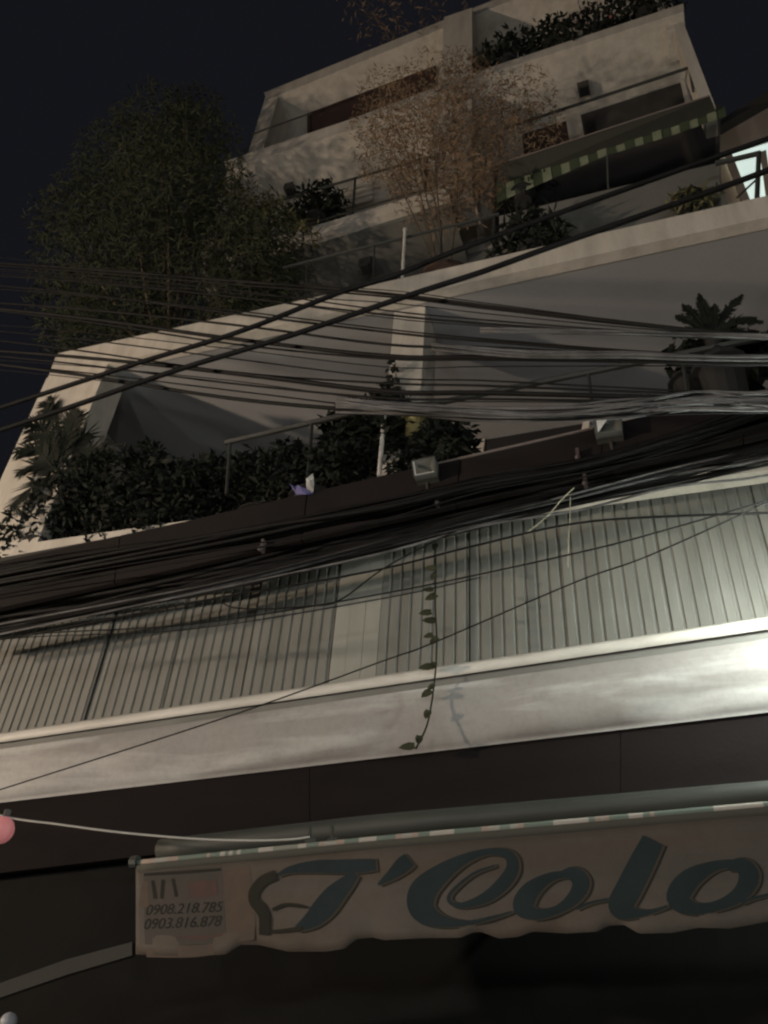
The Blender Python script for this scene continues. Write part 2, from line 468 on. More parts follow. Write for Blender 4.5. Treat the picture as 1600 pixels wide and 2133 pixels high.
# ------------------------------------------------------------------ rails
def bar(name, a, b, Y, r, mt, parent):
    return mesh(name, *tube_data([P(*a, Y), P(*b, Y)], r, 6), mt, parent)
R_ = thing('terrace_handrail', P(700,560,5.06), 'thin dark handrail along the terrace above the broad beam', 'railing')
bar('handrail', (590,558), (1040,446), 5.06, .018, M['iron'], R_)
for x in (640, 780, 920, 1030):
    yy = 558-(x-590)*.249
    bar('post', (x,yy), (x-3,yy+ (95 if x < 800 else 70)), 5.06, .011, M['iron'], R_)
R_ = thing('balcony_handrail', P(600,400,6.04), 'dark handrail on the third balcony over the shrub', 'railing')
bar('handrail', (500,441), (900,325), 6.04, .022, M['iron'], R_)
bar('handrail', (1050,268), (1436,141), 6.04, .024, M['iron'], R_)
for a, b in (((1436,141),(1444,190)), ((505,440),(500,470)), ((890,328),(886,405)), ((740,372),(735,445))):
    bar('post', a, b, 6.04, .018, M['iron'], R_)
bar('lower_rail', (560,492), (895,392), 6.04, .014, M['iron'], R_)
R_ = thing('upper_handrail', P(600,300,6.05), 'slim dark rail on the topmost balcony beside the orange pier', 'railing')
bar('handrail', (522,280), (650,235), 6.05, .016, M['iron'], R_)
bar('post', (526,279), (516,318), 6.05, .014, M['iron'], R_)
R_ = thing('front_handrail', P(600,900,5.02), 'long dark handrail of the planted balcony below the cables', 'railing')
bar('handrail', (470,922), (815,842), 5.02, .028, M['iron'], R_)
bar('handrail', (880,846), (1900,640), 5.02, .028, M['iron'], R_)
for x in (480, 650, 1225, 1420):
    yy = yl([(470,922),(815,842),(880,846),(1900,640)], x)
    bar('post', (x,yy), (x-8 if x < 800 else x+16,yy+110), 5.02, .016, M['iron'], R_)
R_ = thing('end_railing', P(1580,400,5.1), 'dark iron railing end in front of the lit white room', 'railing')
bar('top_rail', (1490,341), (1583,319), 5.1, .030, M['iron'], R_)
bar('post', (1581,318), (1577,412), 5.1, .026, M['iron'], R_)
bar('brace', (1535,412), (1612,340), 5.1, .010, M['iron'], R_)

def pole(a, b, Y, r, label, mt='pole'):
    o = mesh('white_pole', *merge([tube_data([P(*a, Y), P(*b, Y)], r, 8), tube_data([P(*a, Y), P(*a, Y)+Vector((0,0,.03))], r*1.35, 8)]), M[mt])
    tag(o, label, 'pole', None)
pole((844,480), (838,585), 5.02, .018, 'short white pole standing on the broad beam')
pole((800,868), (790,992), 4.97, .020, 'white pole in the shrub behind the dark signboard')
pole((1264,312), (1267,392), 5.5, .008, 'thin grey pole under the striped awning', 'tin')

# ------------------------------------------------------------------ square ceiling lamps
def ceiling_lamp(px, py, Z, s, label):
    c = PZ(px, py, Z)
    t = thing('ceiling_lamp', c, label, 'lamp', 'square ceiling lamps under the balconies')
    mesh('housing', *box_data((c.x-s, c.y-s, Z-.16), (c.x+s, c.y+s, Z-.004)), M['frame'], t)
    mesh('glass', *box_data((c.x-s*.7, c.y-s*.7, Z-.185), (c.x+s*.7, c.y+s*.7, Z-.162)), M['glass_dark'], t)
zs = lambda x: P(x, yl(DB, x), 6.0).z
ceiling_lamp(605, 388, zs(605), .075, 'dark square lamp under the third balcony, nearest the big tree')
ceiling_lamp(1215, 180, zs(1215), .085, 'dark square lamp under the balcony, above the striped awning')
ceiling_lamp(765, 547, 12.24, .09, 'dim square lamp in the shade just above the broad beam')

# ------------------------------------------------------------------ striped awning upstairs
A = thing('striped_awning', P(1260,330,5.7), 'green and white striped awning high over a dark doorway', 'awning')
bar('front_bar', (1060,335), (1478,199), 5.55, .010, M['trim'], A)
T = [(1030,372),(1200,306),(1480,216)]
canopy = [P(1040,341,5.55), P(1478,199,5.55), P(1492,232,5.8), P(1035,385,5.8)]
mesh('canopy', *prism_data(canopy, .012), M['canvas_dk'], A)
VT = [(1030,384),(1260,300),(1400,253),(1500,222)]
VB = [(1030,424),(1260,324),(1400,281),(1500,246)]
x = 1032
i = 0
while x < 1496:
    w = 18.5
    o = prism('stripe', [(x,yl(VT,x)),(x+w,yl(VT,x+w)),(x+w+4,yl(VB,x+w+4)),(x+4,yl(VB,x+4))], 5.805+.012*math.sin(i*2.1), .008, M['stripe_l' if i % 2 else 'stripe_d'], A)
    x += w+.6; i += 1

# ------------------------------------------------------------------ neighbouring house on the right
N = thing('neighbour_house', P(1560,420,7.6), 'tan gabled house at the right edge with a brightly lit room', 'house')
prism('wall', [(1490,272),(1610,200),(1800,90),(1800,420),(1510,440)], 7.55, .2, M['house'], N)
prism('roof_edge', [(1470,279),(1488,256),(1612,182),(1800,72),(1800,88),(1612,198)], 7.40, .36, M['frame'], N)
w = prism('window', [(1508,318),(1760,240),(1760,420),(1560,425)], 7.50, .03, M['lit'], N)
prism('frame', [(1505,316),(1762,236),(1762,242),(1506,322)], 7.46, .05, M['pole'], w)
prism('reveal', [(1510,324),(1524,318),(1566,424),(1548,428)], 7.44, .05, M['house'], w)
prism('mullion', [(1583,316),(1596,312),(1612,420),(1597,424)], 7.46, .03, M['house'], w)

# ------------------------------------------------------------------ dark signboard in front of the balcony, with flood lamps
SG = thing('signboard', P(800,1040,4.85), 'long dark brown signboard below the balcony behind the cables', 'signboard')
STP = [(-200,1214),(0,1170),(400,1083),(800,990),(1240,890),(1900,742)]
cuts = [-200, 250, 640, 960, 1260, 1560, 1900]
for a, b in zip(cuts, cuts[1:]):
    a += 1.2; b -= 1.2
    pts = [(a,yl(STP,a))] + [p for p in STP if a < p[0] < b] + [(b,yl(STP,b)), (b-12,yl(STP,b)+98), (a-12,yl(STP,a)+98)]
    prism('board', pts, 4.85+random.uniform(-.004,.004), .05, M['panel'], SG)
for a, b in ((905,1236),):
    prism('top_trim', [(a,yl(STP,a)-2),(b,yl(STP,b)-2),(b,yl(STP,b)+.5),(a,yl(STP,a)+.5)], 4.838, .02, M['trim'], SG)
box('backing_frame', (-7.5, 4.91, 6.2), (2.2, 4.985, 6.28), M['frame'], SG)
def flood(px, py, w, h, label, lit):
    Y = 4.74
    c = P(px, py, Y)
    t = thing('flood_lamp', c, label, 'lamp', 'flood lamps on the signboard')
    q = [(px-w,py-h+4),(px+w,py-h-6),(px+w+3,py+h-4),(px-w+5,py+h+5)]
    out = [P(a, b, Y) for a, b in q]
    ctr = sum(out, Vector())/4
    inn = [p.lerp(ctr, .16) for p in out]
    mesh('housing', *merge([prism_data([out[i], out[(i+1) % 4], inn[(i+1) % 4], inn[i]], .07) for i in range(4)] + [prism_data([p+Vector((0,.06,0)) for p in out], .05)]), M['tin'], t)
    back = [p.lerp(ctr, .45)+Vector((0,.045,0)) for p in inn]
    base = [p+Vector((0,.004,0)) for p in inn]
    V = base + back
    mesh('reflector', V, [(0,1,5,4),(1,2,6,5),(2,3,7,6),(3,0,4,7),(4,5,6,7)], M['tin'], t)
    if lit == 1:
        mesh('reflector_tone', *prism_data([base[0].lerp(ctr,.05), base[0].lerp(base[1],.55).lerp(ctr,.3), base[3].lerp(ctr,.05)], .004), M['white_tin'], t)  # white triangle stands for the cool lamp's reflection
    else:
        mesh('reflector_tone', *prism_data([base[0], base[0].lerp(base[3],.5).lerp(ctr,.4), base[2].lerp(ctr,.04), base[3]], .004), M['tin'], t)
        mesh('lens_rim', *merge([tube_data([base[0], base[3]], .006, 5), tube_data([base[3], base[2]], .006, 5)]), M['white_tin'], t)
    mesh('bracket', *merge([tube_data([ctr+Vector((0,.08,0)), ctr+Vector((0,.12,-.16))], .014, 6)]), M['frame'], t)
flood(881, 972, 24, 16, 'grey flood lamp on the signboard below the lit column', 0)
flood(1264, 882, 29, 18, 'flood lamp with a painted glint in its reflector on the signboard, right of the column', 1)
for px, py, lab in ((1203,945,'small pale cable clamp on the signboard, under the brighter flood lamp'), (1218,998,'little cable clamp at the knot of lamplit-grey wires'),
                    (910,1040,'small pale clamp at the foot of the signboard, under the dimmer flood lamp'), (545,1135,'small dull clamp on the left half of the signboard')):
    c = P(px, py, 4.80)
    t = thing('cable_clamp', c, lab, 'clamp', 'cable clamps on the signboard')
    mesh('bracket', *box_data((c.x-.012, c.y, c.z-.05), (c.x+.012, c.y+.05, c.z+.06)), M['insul'], t)
    mesh('knob', *ball_data((c.x, c.y-.012, c.z-.045), .022, 8, 5), M['insul'], t, True)

# ------------------------------------------------------------------ cables
def cable(name, px, Y, r, mt, label, group=None, parent=None, cat='cable', n=8):
    o = tube(name, [P(x, y, Y if not callable(Y) else Y(x)) for x, y in px], r, mt, parent, 5, n)
    if parent is None: tag(o, label, cat, group)
    return o
cable('power_cable', [(-120,888),(90,820),(290,755),(500,690),(700,612),(830,570),(1000,503),(1490,327),(1720,248)], 3.4, .020, M['cable'], 'upper of two thick black cables crossing diagonally up to the right')
cable('power_cable', [(-120,935),(130,853),(370,770),(600,700),(860,612),(1000,567),(1150,513),(1500,391),(1720,308)], 3.4, .021, M['cable'], 'lower of two thick black cables crossing diagonally up to the right')
def r_end(ym, k):
    if ym < 680: return 696 + (ym-600)*.18
    if ym < 765: return 744 + (ym-680)*.20
    return 812 + (ym-765)*.42
fan = [604,611,617,630,646,655,661,685,691,717,741,747,764,786,798,814,819,829,835,850,857,863]
ORD = 'topmost second third fourth fifth sixth seventh eighth ninth tenth eleventh twelfth thirteenth fourteenth fifteenth sixteenth seventeenth eighteenth nineteenth twentieth next-lowest lowest'.split()
thick = {741:.016, 814:.015, 611:.012, 857:.014, 717:.010, 691:.009}
for k, ym in enumerate(fan):
    j = random.uniform(-9, 9)
    sl = .110 + random.uniform(-.012, .012) if ym > 640 else .075
    px = [(-150, ym-800*sl-16-j), (150, ym-650*sl-4), (480, ym-320*sl+1+j), (800, ym), (1000, ym+ (r_end(ym,k)-ym)*.18+9*(ym < 700)), (1300, ym+(r_end(ym,k)-ym)*.62+7*(ym < 700)), (1600, r_end(ym,k)), (1850, r_end(ym,k)-16+j)]
    kind = M['cable']
    cable('thin_cable', px, 3.55+.012*(k % 5), thick.get(ym, .0040+.002*(k % 3)), kind, ORD[k] + (' and thick' if ym in thick else '') + ' black cable of the fan spreading left across the balcony', 'cables fanning across the balcony', n=5)
def bundle(label, mid, spread, n, Y, r, mats, seed, amp=1.0):
    rnd = random.Random(seed)
    t = thing('cable_bundle', P(mid[0][0], mid[0][1], Y), label, 'cable bundle')
    for k in range(n):
        ph = rnd.uniform(0, 6.28); u = rnd.uniform(-1, 1); 
        px = []
        for (x, y), s in zip(mid, spread):
            px.append((x, y + s*u*.85 + s*.28*math.sin(ph + x*.004*rnd.uniform(.6,1.4))*amp))
        dy = rnd.uniform(-.07, .07)
        mt = mats[0] if rnd.random() < .72 else mats[1]
        tube('cable', [P(x, y, Y + dy + .02*math.sin(x*.01+ph)) for x, y in px], rnd.choice((.006,.008,.011,.016))*r, mt, t, 5, 4)
LOWB = [(-150,1275),(0,1248),(250,1203),(500,1158),(800,1090),(1000,1040),(1200,1000),(1400,950),(1600,895),(1850,820)]
bundle('thick black bundle of cables sagging across the top of the corrugated cladding', LOWB, [66,66,60,55,48,44,38,44,58,64], 44, 5.02, 1.4, (M['cable'], M['cable']), 3)
bundle('black upper strands of cable lying across the dark signboard', [(x, y-s) for (x, y), s in zip(LOWB, [40,40,38,34,28,24,22,24,34,38])], [30,30,28,26,24,22,20,22,28,32], 18, 4.76, 1.1, (M['cable'], M['cable']), 4)
bundle('loose lower strands, some coloured lamplit grey, hanging along the thick black cable bundle', [(x, y+s) for (x, y), s in zip(LOWB, [62,62,58,52,48,46,44,46,60,66])], [12,12,12,12,14,16,18,22,32,36], 18, 4.72, .8, (M['cable'], M['cable_lit']), 5)
bundle('tangle of cables coloured lamplit grey crossing below the potted palm', [(700,846),(850,852),(1000,862),(1150,862),(1300,850),(1450,838),(1600,838),(1850,826)], [16,14,12,12,16,22,24,26], 22, 3.45, .55, (M['cable_lit'], M['cable']), 9, 1.6)
bundle('upper strands coloured lamplit grey running right behind the potted palm leaves', [(900,722),(1100,738),(1300,740),(1450,744),(1600,746),(1850,744)], [8,8,7,6,7,8], 6, 3.46, .6, (M['cable_lit'], M['cable']), 12)
bundle('pale strands coloured as lamplit, passing just under the potted palm crown', [(1000,690),(1200,692),(1400,696),(1600,702),(1850,708)], [6,6,5,5,6], 5, 3.46, .55, (M['cable_lit'], M['cable_lit']), 15)
cable('thin_cable', [(-100,1348),(80,1320),(400,1300),(800,1236),(1200,1152),(1400,1100),(1600,1042),(1800,985)], 4.4, .0055, M['cable'], 'thin wire crossing the middle of the corrugated cladding')
cable('thin_cable', [(-100,1340),(80,1326),(400,1310),(800,1246),(1000,1203)], 4.42, .004, M['cable'], 'faint wire just under the wire across the cladding')
cable('thin_cable', [(-100,1678),(0,1645),(480,1491),(800,1376),(900,1340),(1200,1212),(1350,1158),(1600,1046),(1800,955)], 4.1, .0045, M['cable'], 'straight thin wire slanting from the white gutter up over the cladding')
cable('thin_cable', [(60,1322),(450,1246),(600,1221),(800,1184),(1000,1134),(1230,1086),(1600,1068),(1800,1060)], 4.25, .0075, M['cable'], 'dark wire hugging the top of the cladding')
cable('thin_cable', [(955,1104),(880,1140),(795,1187),(706,1251),(640,1263),(560,1268),(490,1266),(452,1250)], 4.24, .0055, M['cable'], 'looping wire that dips over the cladding and the flat panel')
cable('thin_cable', [(1090,1114),(1118,1094),(1145,1070),(1168,1043),(1196,1016)], 4.6, .0042, M['cable_yellow'], 'short cream wire end under the cable bundle')
cable('thin_cable', [(1188,1035),(1187,1080),(1184,1130),(1183,1182)], 4.6, .0035, M['cable_yellow'], 'short pale wire hanging straight down over the cladding')
cable('white_cable', [(-100,1668),(14,1702),(120,1717),(250,1734),(400,1747),(520,1751),(600,1749),(645,1744)], 4.25, .0065, M['cable_white'], 'sagging white cable from the pink globe to the awning')

# ------------------------------------------------------------------ round lamps at the left edge
c = P(4, 1729, 4.25)
t = thing('globe_lamp', c, 'small round glowing pink globe at the left edge on a white cable', 'lamp')
mesh('globe', *ball_data(c, .072, 16, 10, 1.12), M['pink'], t, True)
mesh('cap', *tube_data([c+Vector((0,0,.072)), c+Vector((0,0,.12))], .022, 8), M['frame'], t)
c = P(18, 2128, 4.4)
t = thing('globe_lamp', c, 'small dim white globe in the bottom left corner', 'lamp')
mesh('globe', *ball_data(c, .045, 14, 9), M['globe_w'], t, True)
mesh('stem', *tube_data([c, c+Vector((0,.25,-.1))], .012, 6), M['frame'], t)

# ------------------------------------------------------------------ shop awning with its lettered valance
AW = thing('shop_awning', P(900,1850,4.25), 'faded tan shop awning valance with teal script lettering', 'awning')
RT = [(283,1793),(800,1742),(1600,1672),(1900,1648)]
YV = 4.20
rail = [P(x, yl(RT,x)+5, YV) for x in (283,560,800,1100,1350,1600,1900)]
tube('front_rail', rail, .016, M['roll'], AW, 10, 6)
tube('rail_groove', [P(x, yl(RT,x)+17, YV+.012) for x in (290,560,800,1100,1350,1600,1900)], .028, M['canvas_dk'], AW, 8, 6)
e = P(281, 1796, YV)
mesh('rail_cap', *tube_data([e-Vector((.02,0,0)), e+Vector((.02,0,0))], .034, 10), M['cassette'], AW)
CT = [(335,1768),(640,1734),(800,1717),(1600,1651),(1900,1628)]
tube('cassette', [P(x, yl(CT,x)+4, 4.75) for x in (335,640,800,1100,1350,1600,1900)], .068, M['cassette'], AW, 16, 6)
for x in (646, 692):
    mesh('bracket', *merge([tube_data([P(x,1722,4.5), P(x+1,1752,4.22)], .010, 6), tube_data([P(x-9,1752,4.2), P(x+10,1750,4.2)], .014, 6)]), M['cassette'], AW)
for X in (-2.7, -.8, .5):
    tube('arm', [(X,5.6,3.55),(X,4.9,3.35),(X,4.28,P(900,1742,YV).z-.02)], .018, M['iron'], AW, 6, 3)
def wave(x):
    return .006*math.sin(x*.012) + .002*math.sin(x*.043+1)
BOT = [(283,1988),(380,1992),(470,1988),(500,1968),(540,1968),(600,1982),(680,1982),(718,1976),(742,1956),(775,1952),(800,1958),(880,1954),(960,1953),(985,1942),(1003,1941),(1040,1955),(1080,1951),(1110,1940),(1180,1944),(1245,1940),(1268,1928),(1300,1926),(1330,1944),(1400,1943),(1455,1932),(1520,1934),(1600,1919),(1900,1892)]
vs, fs = [], []
xs = [283 + 1617*i/200 for i in range(201)]
NR = 9
for x in xs:
    t0, b0 = yl(RT, x)+16, yl(BOT, x)
    for j in range(NR):
        t = j/(NR-1)
        vs.append(P(x, t0+(b0-t0)*t, YV + wave(x)*(.3+.7*t) + (.006*t*t*math.sin(x*.05) if t > .8 else 0)))
for k in range(200):
    for j in range(NR-1):
        a = k*NR+j
        fs.append((a, a+1, a+NR+1, a+NR))
me_back = len(vs)
VA = mesh('valance', vs, fs, M['valance'], AW, True)
sm = VA.modifiers.new('thickness', 'SOLIDIFY'); sm.thickness = .004; sm.offset = -1
# rolled canvas between rail and cassette
mesh('canopy', *merge([prism_data([P(300,1790,4.24), P(1900,1642,4.24), P(1900,1646,4.24), P(300,1795,4.24)], .5)]), M['canvas_dk'], AW)
def vpt(x, y, off):
    t0, b0 = yl(RT, x)+16, yl(BOT, x)
    t = min(1, max(0, (y-t0)/(b0-t0)))
    return P(x, y, YV + wave(x)*(.3+.7*t) - off)
def ribbon(pts, ws, off, grow, shift, mt, name, n=7):
    c = crom([(x, y, w) for (x, y), w in zip(pts, ws)], n)
    vs, fs = [], []
    for i, p in enumerate(c):
        a = c[max(i-1,0)]; b = c[min(i+1,len(c)-1)]
        d = Vector((b.x-a.x, b.y-a.y)); d.normalize()
        nrm = Vector((-d.y, d.x)); w = max(p.z, 1)/2 + grow
        o = off + i*.000008
        vs += [vpt(p.x+nrm.x*w+shift[0], p.y+nrm.y*w+shift[1], o), vpt(p.x-nrm.x*w+shift[0], p.y-nrm.y*w+shift[1], o)]
    fs = [(2*i, 2*i+1, 2*i+3, 2*i+2) for i in range(len(c)-1)]
    return vs, fs
def glyph(name, strokes):
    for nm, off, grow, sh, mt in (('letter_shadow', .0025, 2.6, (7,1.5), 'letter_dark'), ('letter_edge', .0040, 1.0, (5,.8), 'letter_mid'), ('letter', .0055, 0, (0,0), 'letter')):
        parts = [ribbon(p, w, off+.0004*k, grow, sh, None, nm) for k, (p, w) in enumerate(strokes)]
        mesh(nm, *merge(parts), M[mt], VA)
c8 = lambda L: [(800+x/2, 1600+y/2) for x, y in L]
h = lambda L: [v/2 for v in L]
c2 = lambda L: [(500+x/4, 1740+y/4) for x, y in L]
q = lambda L: [v/4 for v in L]
glyph('T', [(c2([(310,330),(420,285),(600,262),(800,260),(1000,255),(1130,245)]), q([20,60,100,110,110,90])),
            (c2([(960,320),(880,400),(780,500),(690,610),(600,700),(470,780)]), q([60,120,170,180,140,50]))])
glyph('apostrophe', [(c2([(1410,200),(1350,250),(1270,320),(1150,410)]), q([120,130,90,20]))])
glyph('C', [(c8([(462,405),(370,440),(285,510),(270,552),(320,572),(420,540),(495,480),(535,415),(515,360),(430,348),(330,380),(235,440),(160,515),(160,590),(230,635),(340,645),(450,622),(532,598)]),
             h([8,10,12,14,22,44,56,52,40,26,44,80,112,104,56,22,14,8]))])
glyph('o', [(c8([(770,440),(690,455),(610,510),(580,575),(630,608),(720,590),(790,540),(820,480),(790,440),(745,440)]), h([24,40,74,86,50,36,56,70,60,30])),
            (c8([(800,585),(860,560),(935,545)]), h([12,10,10]))])
glyph('l', [(c8([(1120,300),(1075,390),(1020,500),(985,575),(1030,602),(1100,600),(1180,575)]), h([92,104,108,100,52,22,10]))])
glyph('o', [(c8([(1470,395),(1370,410),(1270,465),(1225,540),(1290,585),(1390,572),(1480,525),(1520,455),(1490,405),(1430,410)]), h([28,46,88,96,54,44,64,84,66,34])),
            (c8([(1490,560),(1545,540),(1700,505)]), h([14,12,12]))])
# dark swash of the T
sw = [(c2([(300,330),(190,380),(120,470),(120,550),(175,615),(205,690),(200,830)]), q([90,90,90,90,100,95,85])),
      (c2([(270,620),(370,580),(480,585),(560,600)]), q([30,30,34,20])), (c2([(230,800),(330,800),(450,785),(520,770)]), q([30,34,40,30]))]
mesh('letter_swash', *merge([ribbon(p, w, .0075+.0004*k, 0, (0,0), None, 's') for k, (p, w) in enumerate(sw)]), M['letter_dark'], VA)
# orange and red printed patches on the small panel at the left
for pts, ws, mt in (([(300,1892),(380,1890),(468,1884)], [150,158,160], 'dull_print'), ([(318,1834),(324,1872)], [7,9], 'letter_dark'), ([(340,1832),(337,1872)], [8,8], 'letter_dark'), ([(360,1830),(368,1868)], [7,8], 'letter_dark'), ([(300,1822),(380,1817),(460,1811)], [5,7,5], 'letter_dark'),
                    ([(492,1808),(500,1880),(505,1960)], [56,64,50], 'tan_print'), ([(305,1985),(400,1982),(470,1975)], [18,24,18], 'tan_print'), ([(302,1835),(300,1890)], [12,22], 'tan_print'),
                    ([(392,1856),(420,1852),(452,1848)], [30,36,30], 'red_print'), ([(370,1952),(420,1953),(465,1946)], [6,8,4], 'red_print')):
    mesh('print_patch', *ribbon(pts, ws, .0008 if mt == 'dull_print' else .0015 if mt == 'tan_print' else .0022, 0, (0,0), None, 's'), M[mt], VA)
def printed(txt, x0, x1, ytop, ybot, mt, slope):
    cu = bpy.data.curves.new('lettering', 'FONT'); cu.body = txt
    o = bpy.data.objects.new('lettering', cu); C.objects.link(o)
    bpy.context.view_layer.update()
    me = bpy.data.meshes.new_from_object(o.evaluated_get(bpy.context.evaluated_depsgraph_get()))
    bpy.data.objects.remove(o)
    xa = min(v.co.x for v in me.vertices); xb = max(v.co.x for v in me.vertices)
    ya = 0.0; yb = max(v.co.y for v in me.vertices)
    for v in me.vertices:
        u = (v.co.x-xa)/(xb-xa); w = (v.co.y-ya)/(yb-ya)
        xx = x0 + (x1-x0)*u + 6*w
        v.co = vpt(xx, ybot + (ytop-ybot)*w + slope*(xx-x0),   .0032)
    me.materials.clear(); me.materials.append(mt)
    link('lettering', me, None, VA)
printed('0908.218.785', 302, 460, 1885, 1906, M['letter_dark'], -.045)
printed('0903.816.878', 298, 458, 1914, 1936, M['letter_dark'], -.045)
# neighbour's canvas flap at lower left
o = mesh('canvas_flap', *merge([prism_data([P(-120,2100,4.3), P(0,2048,4.3), P(140,1998,4.25), P(275,1962,4.2), P(275,1990,4.2), P(140,2030,4.25), P(0,2078,4.3), P(-120,2130,4.3)], .03)]), M['flap'])
tag(o, 'grey canvas flap hanging aslant from the left end of the awning', 'canvas')

# ------------------------------------------------------------------ plants
def leaves(clumps, n, ll, lw, rnd, up_bias=0.0):
    vs, fs = [], []
    tot = sum(r**2 for _, r in clumps)
    for c, r in clumps:
        for _ in range(int(n*r*r/tot)):
            while True:
                d = Vector((rnd.uniform(-1,1), rnd.uniform(-1,1), rnd.uniform(-1,1)))
                if d.length < 1: break
            d = d * (d.length ** -.3 if d.length > .05 else 1)
            p = c + Vector((d.x*r, d.y*r*.75, d.z*r))
            a = Vector((rnd.gauss(0,1), rnd.gauss(0,1), rnd.gauss(0,.7)+up_bias)); a.normalize()
            s = a.cross(Vector((rnd.gauss(0,1), rnd.gauss(0,1), rnd.gauss(0,1)))); s.normalize()
            l = ll*rnd.uniform(.6,1.35); w = lw*rnd.uniform(.7,1.3)
            o = len(vs)
            dr = Vector((0,0,-l*.18))
            vs += [p, p+a*l*.45+s*w, p+a*l+dr, p+a*l*.45-s*w]
            fs.append((o, o+1, o+2, o+3))
    return vs, fs
def pot(c, r, hgt, mt, parent):
    return mesh('pot', *tube_data([Vector(c), Vector(c)+Vector((0,0,hgt*.88)), Vector(c)+Vector((0,0,hgt*.89)), Vector(c)+Vector((0,0,hgt))], lambda t: r*(.72+.28*min(1,t*1.5)) + (.02 if t > .5 else 0), 14), mt, parent)
def plant(name, base, clumps, n, ll, lw, mt, label, cat='plant', group=None, stems=5, ptm=None, pr=.18, ph=.28, stem_r=.012, ub=0.0, seed=1, extra=None):
    rnd = random.Random(seed)
    t = thing(name, base, label, cat, group)
    base = Vector(base)
    z0 = Vector((0,0,0))
    if ptm:
        pot(base, pr, ph, ptm, t); z0 = Vector((0,0,ph*.8))
    sp = []
    for k in range(stems):
        c, r = clumps[k % len(clumps)]
        e = c + Vector((rnd.uniform(-.4,.4)*r, rnd.uniform(-.3,.3)*r, rnd.uniform(-.2,.6)*r))
        mid = (base+z0).lerp(e, .5) + Vector((rnd.uniform(-.1,.1), rnd.uniform(-.05,.05), .15*r))
        sp.append(tube_data(crom([base+z0+Vector((rnd.uniform(-.05,.05),rnd.uniform(-.05,.05),0)), mid, e], 5), lambda u: stem_r*(1-.7*u), 5))
    tree = 'tree' in name
    mesh('trunk' if tree else 'stem', *merge(sp), M['bark'], t, True)
    o = mesh('crown' if tree else 'foliage', *leaves(clumps, n, ll, lw, rnd, ub), mt, t)
    if extra:
        em, en, el, ew = extra
        mesh('blossom', *leaves(clumps, en, el, ew, rnd, ub), em, t)
    return t
def CL(L, Y, jit=.3, seed=4, k=.00062):
    rnd = random.Random(seed)
    return [(P(x, y, Y+rnd.uniform(-jit, jit)), r*k*P(x, y, Y).length) for x, y, r in L]

big = [(250,260,70),(180,330,80),(300,340,110),(400,300,70),(130,420,85),(240,440,120),(370,430,110),(460,440,70),(100,530,80),(210,560,120),(340,550,130),(460,530,100),(560,510,60),(180,650,100),(320,650,110),(450,620,90),(70,620,70),(560,560,70),(500,330,40),(620,540,50),(60,450,60),(520,470,55),(330,230,50),(120,680,60),(220,690,60),(60,700,40),(400,680,60),(520,620,50)]
big = [(min(x+70, 560-r*.3 if y > 440 else 420-r*.4), y, r) for x, y, r in big]
plant('bamboo_tree', (-5.4, 5.95, 9.30), CL(big, 5.75, .45, 3), 26000, .14, .012, M['leaf'], 'large dark bamboo tree rising left of the upper storeys', 'tree', stems=14, ptm=M['concrete'], pr=.45, ph=.5, stem_r=.03, seed=11)
sprig = [(500,400,18),(540,430,26),(570,450,30),(610,470,26),(520,450,25),(470,390,14),(640,490,20)]
plant('bamboo_shoot', P(560,600,5.9), CL(sprig, 5.85, .15, 5), 420, .17, .016, M['leaf_yel'], 'sparse leafy bamboo shoots in front of the third balcony corner', 'plant', stems=6, stem_r=.008, seed=12, ub=.6)
red = [(800,190,45),(780,250,45),(840,240,60),(830,310,70),(900,300,70),(960,250,55),(900,380,75),(960,350,70),(1010,300,60),(1040,240,55),(1090,200,50),(980,410,55),(920,440,45),(1060,290,45),(870,180,50),(960,160,45),(1000,200,55),(790,330,40),(1120,250,40),(1000,370,45),(860,380,40),(1140,290,30),(940,300,40),(930,230,34),(950,130,26),(945,180,30),(935,370,40)]
plant('bamboo_tree', P(930,585,5.6)+Vector((0,0,-.5)), CL(red, 5.75, .35, 6), 9500, .10, .0080, M['leaf_red'], 'reddish brown dry bamboo in the middle of the upper storeys', 'tree', stems=7, ptm=M['terracotta'], pr=.3, ph=.45, stem_r=.012, seed=13)
roofp = [(760,20,40),(800,60,45),(860,30,50),(890,80,40),(770,80,30),(830,-20,60),(930,20,40),(740,-10,40)]
plant('roof_bush', P(850,100,6.55)+Vector((0,.1,0)), CL(roofp, 6.5, .2, 8), 420, .15, .012, M['leaf_red'], 'wispy reddish bush on the edge of the roof', 'plant', stems=9, stem_r=.010, seed=14)
def rail_shrub(px, py, cl, Y, n, mt, lab, seed, ll=.13, lw=.03, extra=None):
    plant('potted_shrub', P(px, py, Y), CL(cl, Y, .12, seed), int(n*.75), ll, lw, mt, lab, 'plant', None, 6, M['pot_dark'], .14, .18, .009, .3, seed, extra)
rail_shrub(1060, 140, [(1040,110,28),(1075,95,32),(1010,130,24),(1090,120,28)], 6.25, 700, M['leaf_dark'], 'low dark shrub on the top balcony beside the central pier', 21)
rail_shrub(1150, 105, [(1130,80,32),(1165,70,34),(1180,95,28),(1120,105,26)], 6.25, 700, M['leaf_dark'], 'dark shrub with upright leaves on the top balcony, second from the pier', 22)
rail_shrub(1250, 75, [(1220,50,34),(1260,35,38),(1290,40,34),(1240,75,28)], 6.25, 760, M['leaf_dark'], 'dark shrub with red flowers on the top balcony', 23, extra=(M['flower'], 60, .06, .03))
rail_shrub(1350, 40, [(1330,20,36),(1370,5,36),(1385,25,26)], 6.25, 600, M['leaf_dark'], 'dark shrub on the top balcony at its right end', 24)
rail_shrub(655, 470, [(640,430,34),(665,415,38),(690,425,30),(625,450,22),(680,445,26)], 6.2, 900, M['leaf_dark'], 'round dark shrub behind the rail of the third balcony', 25)
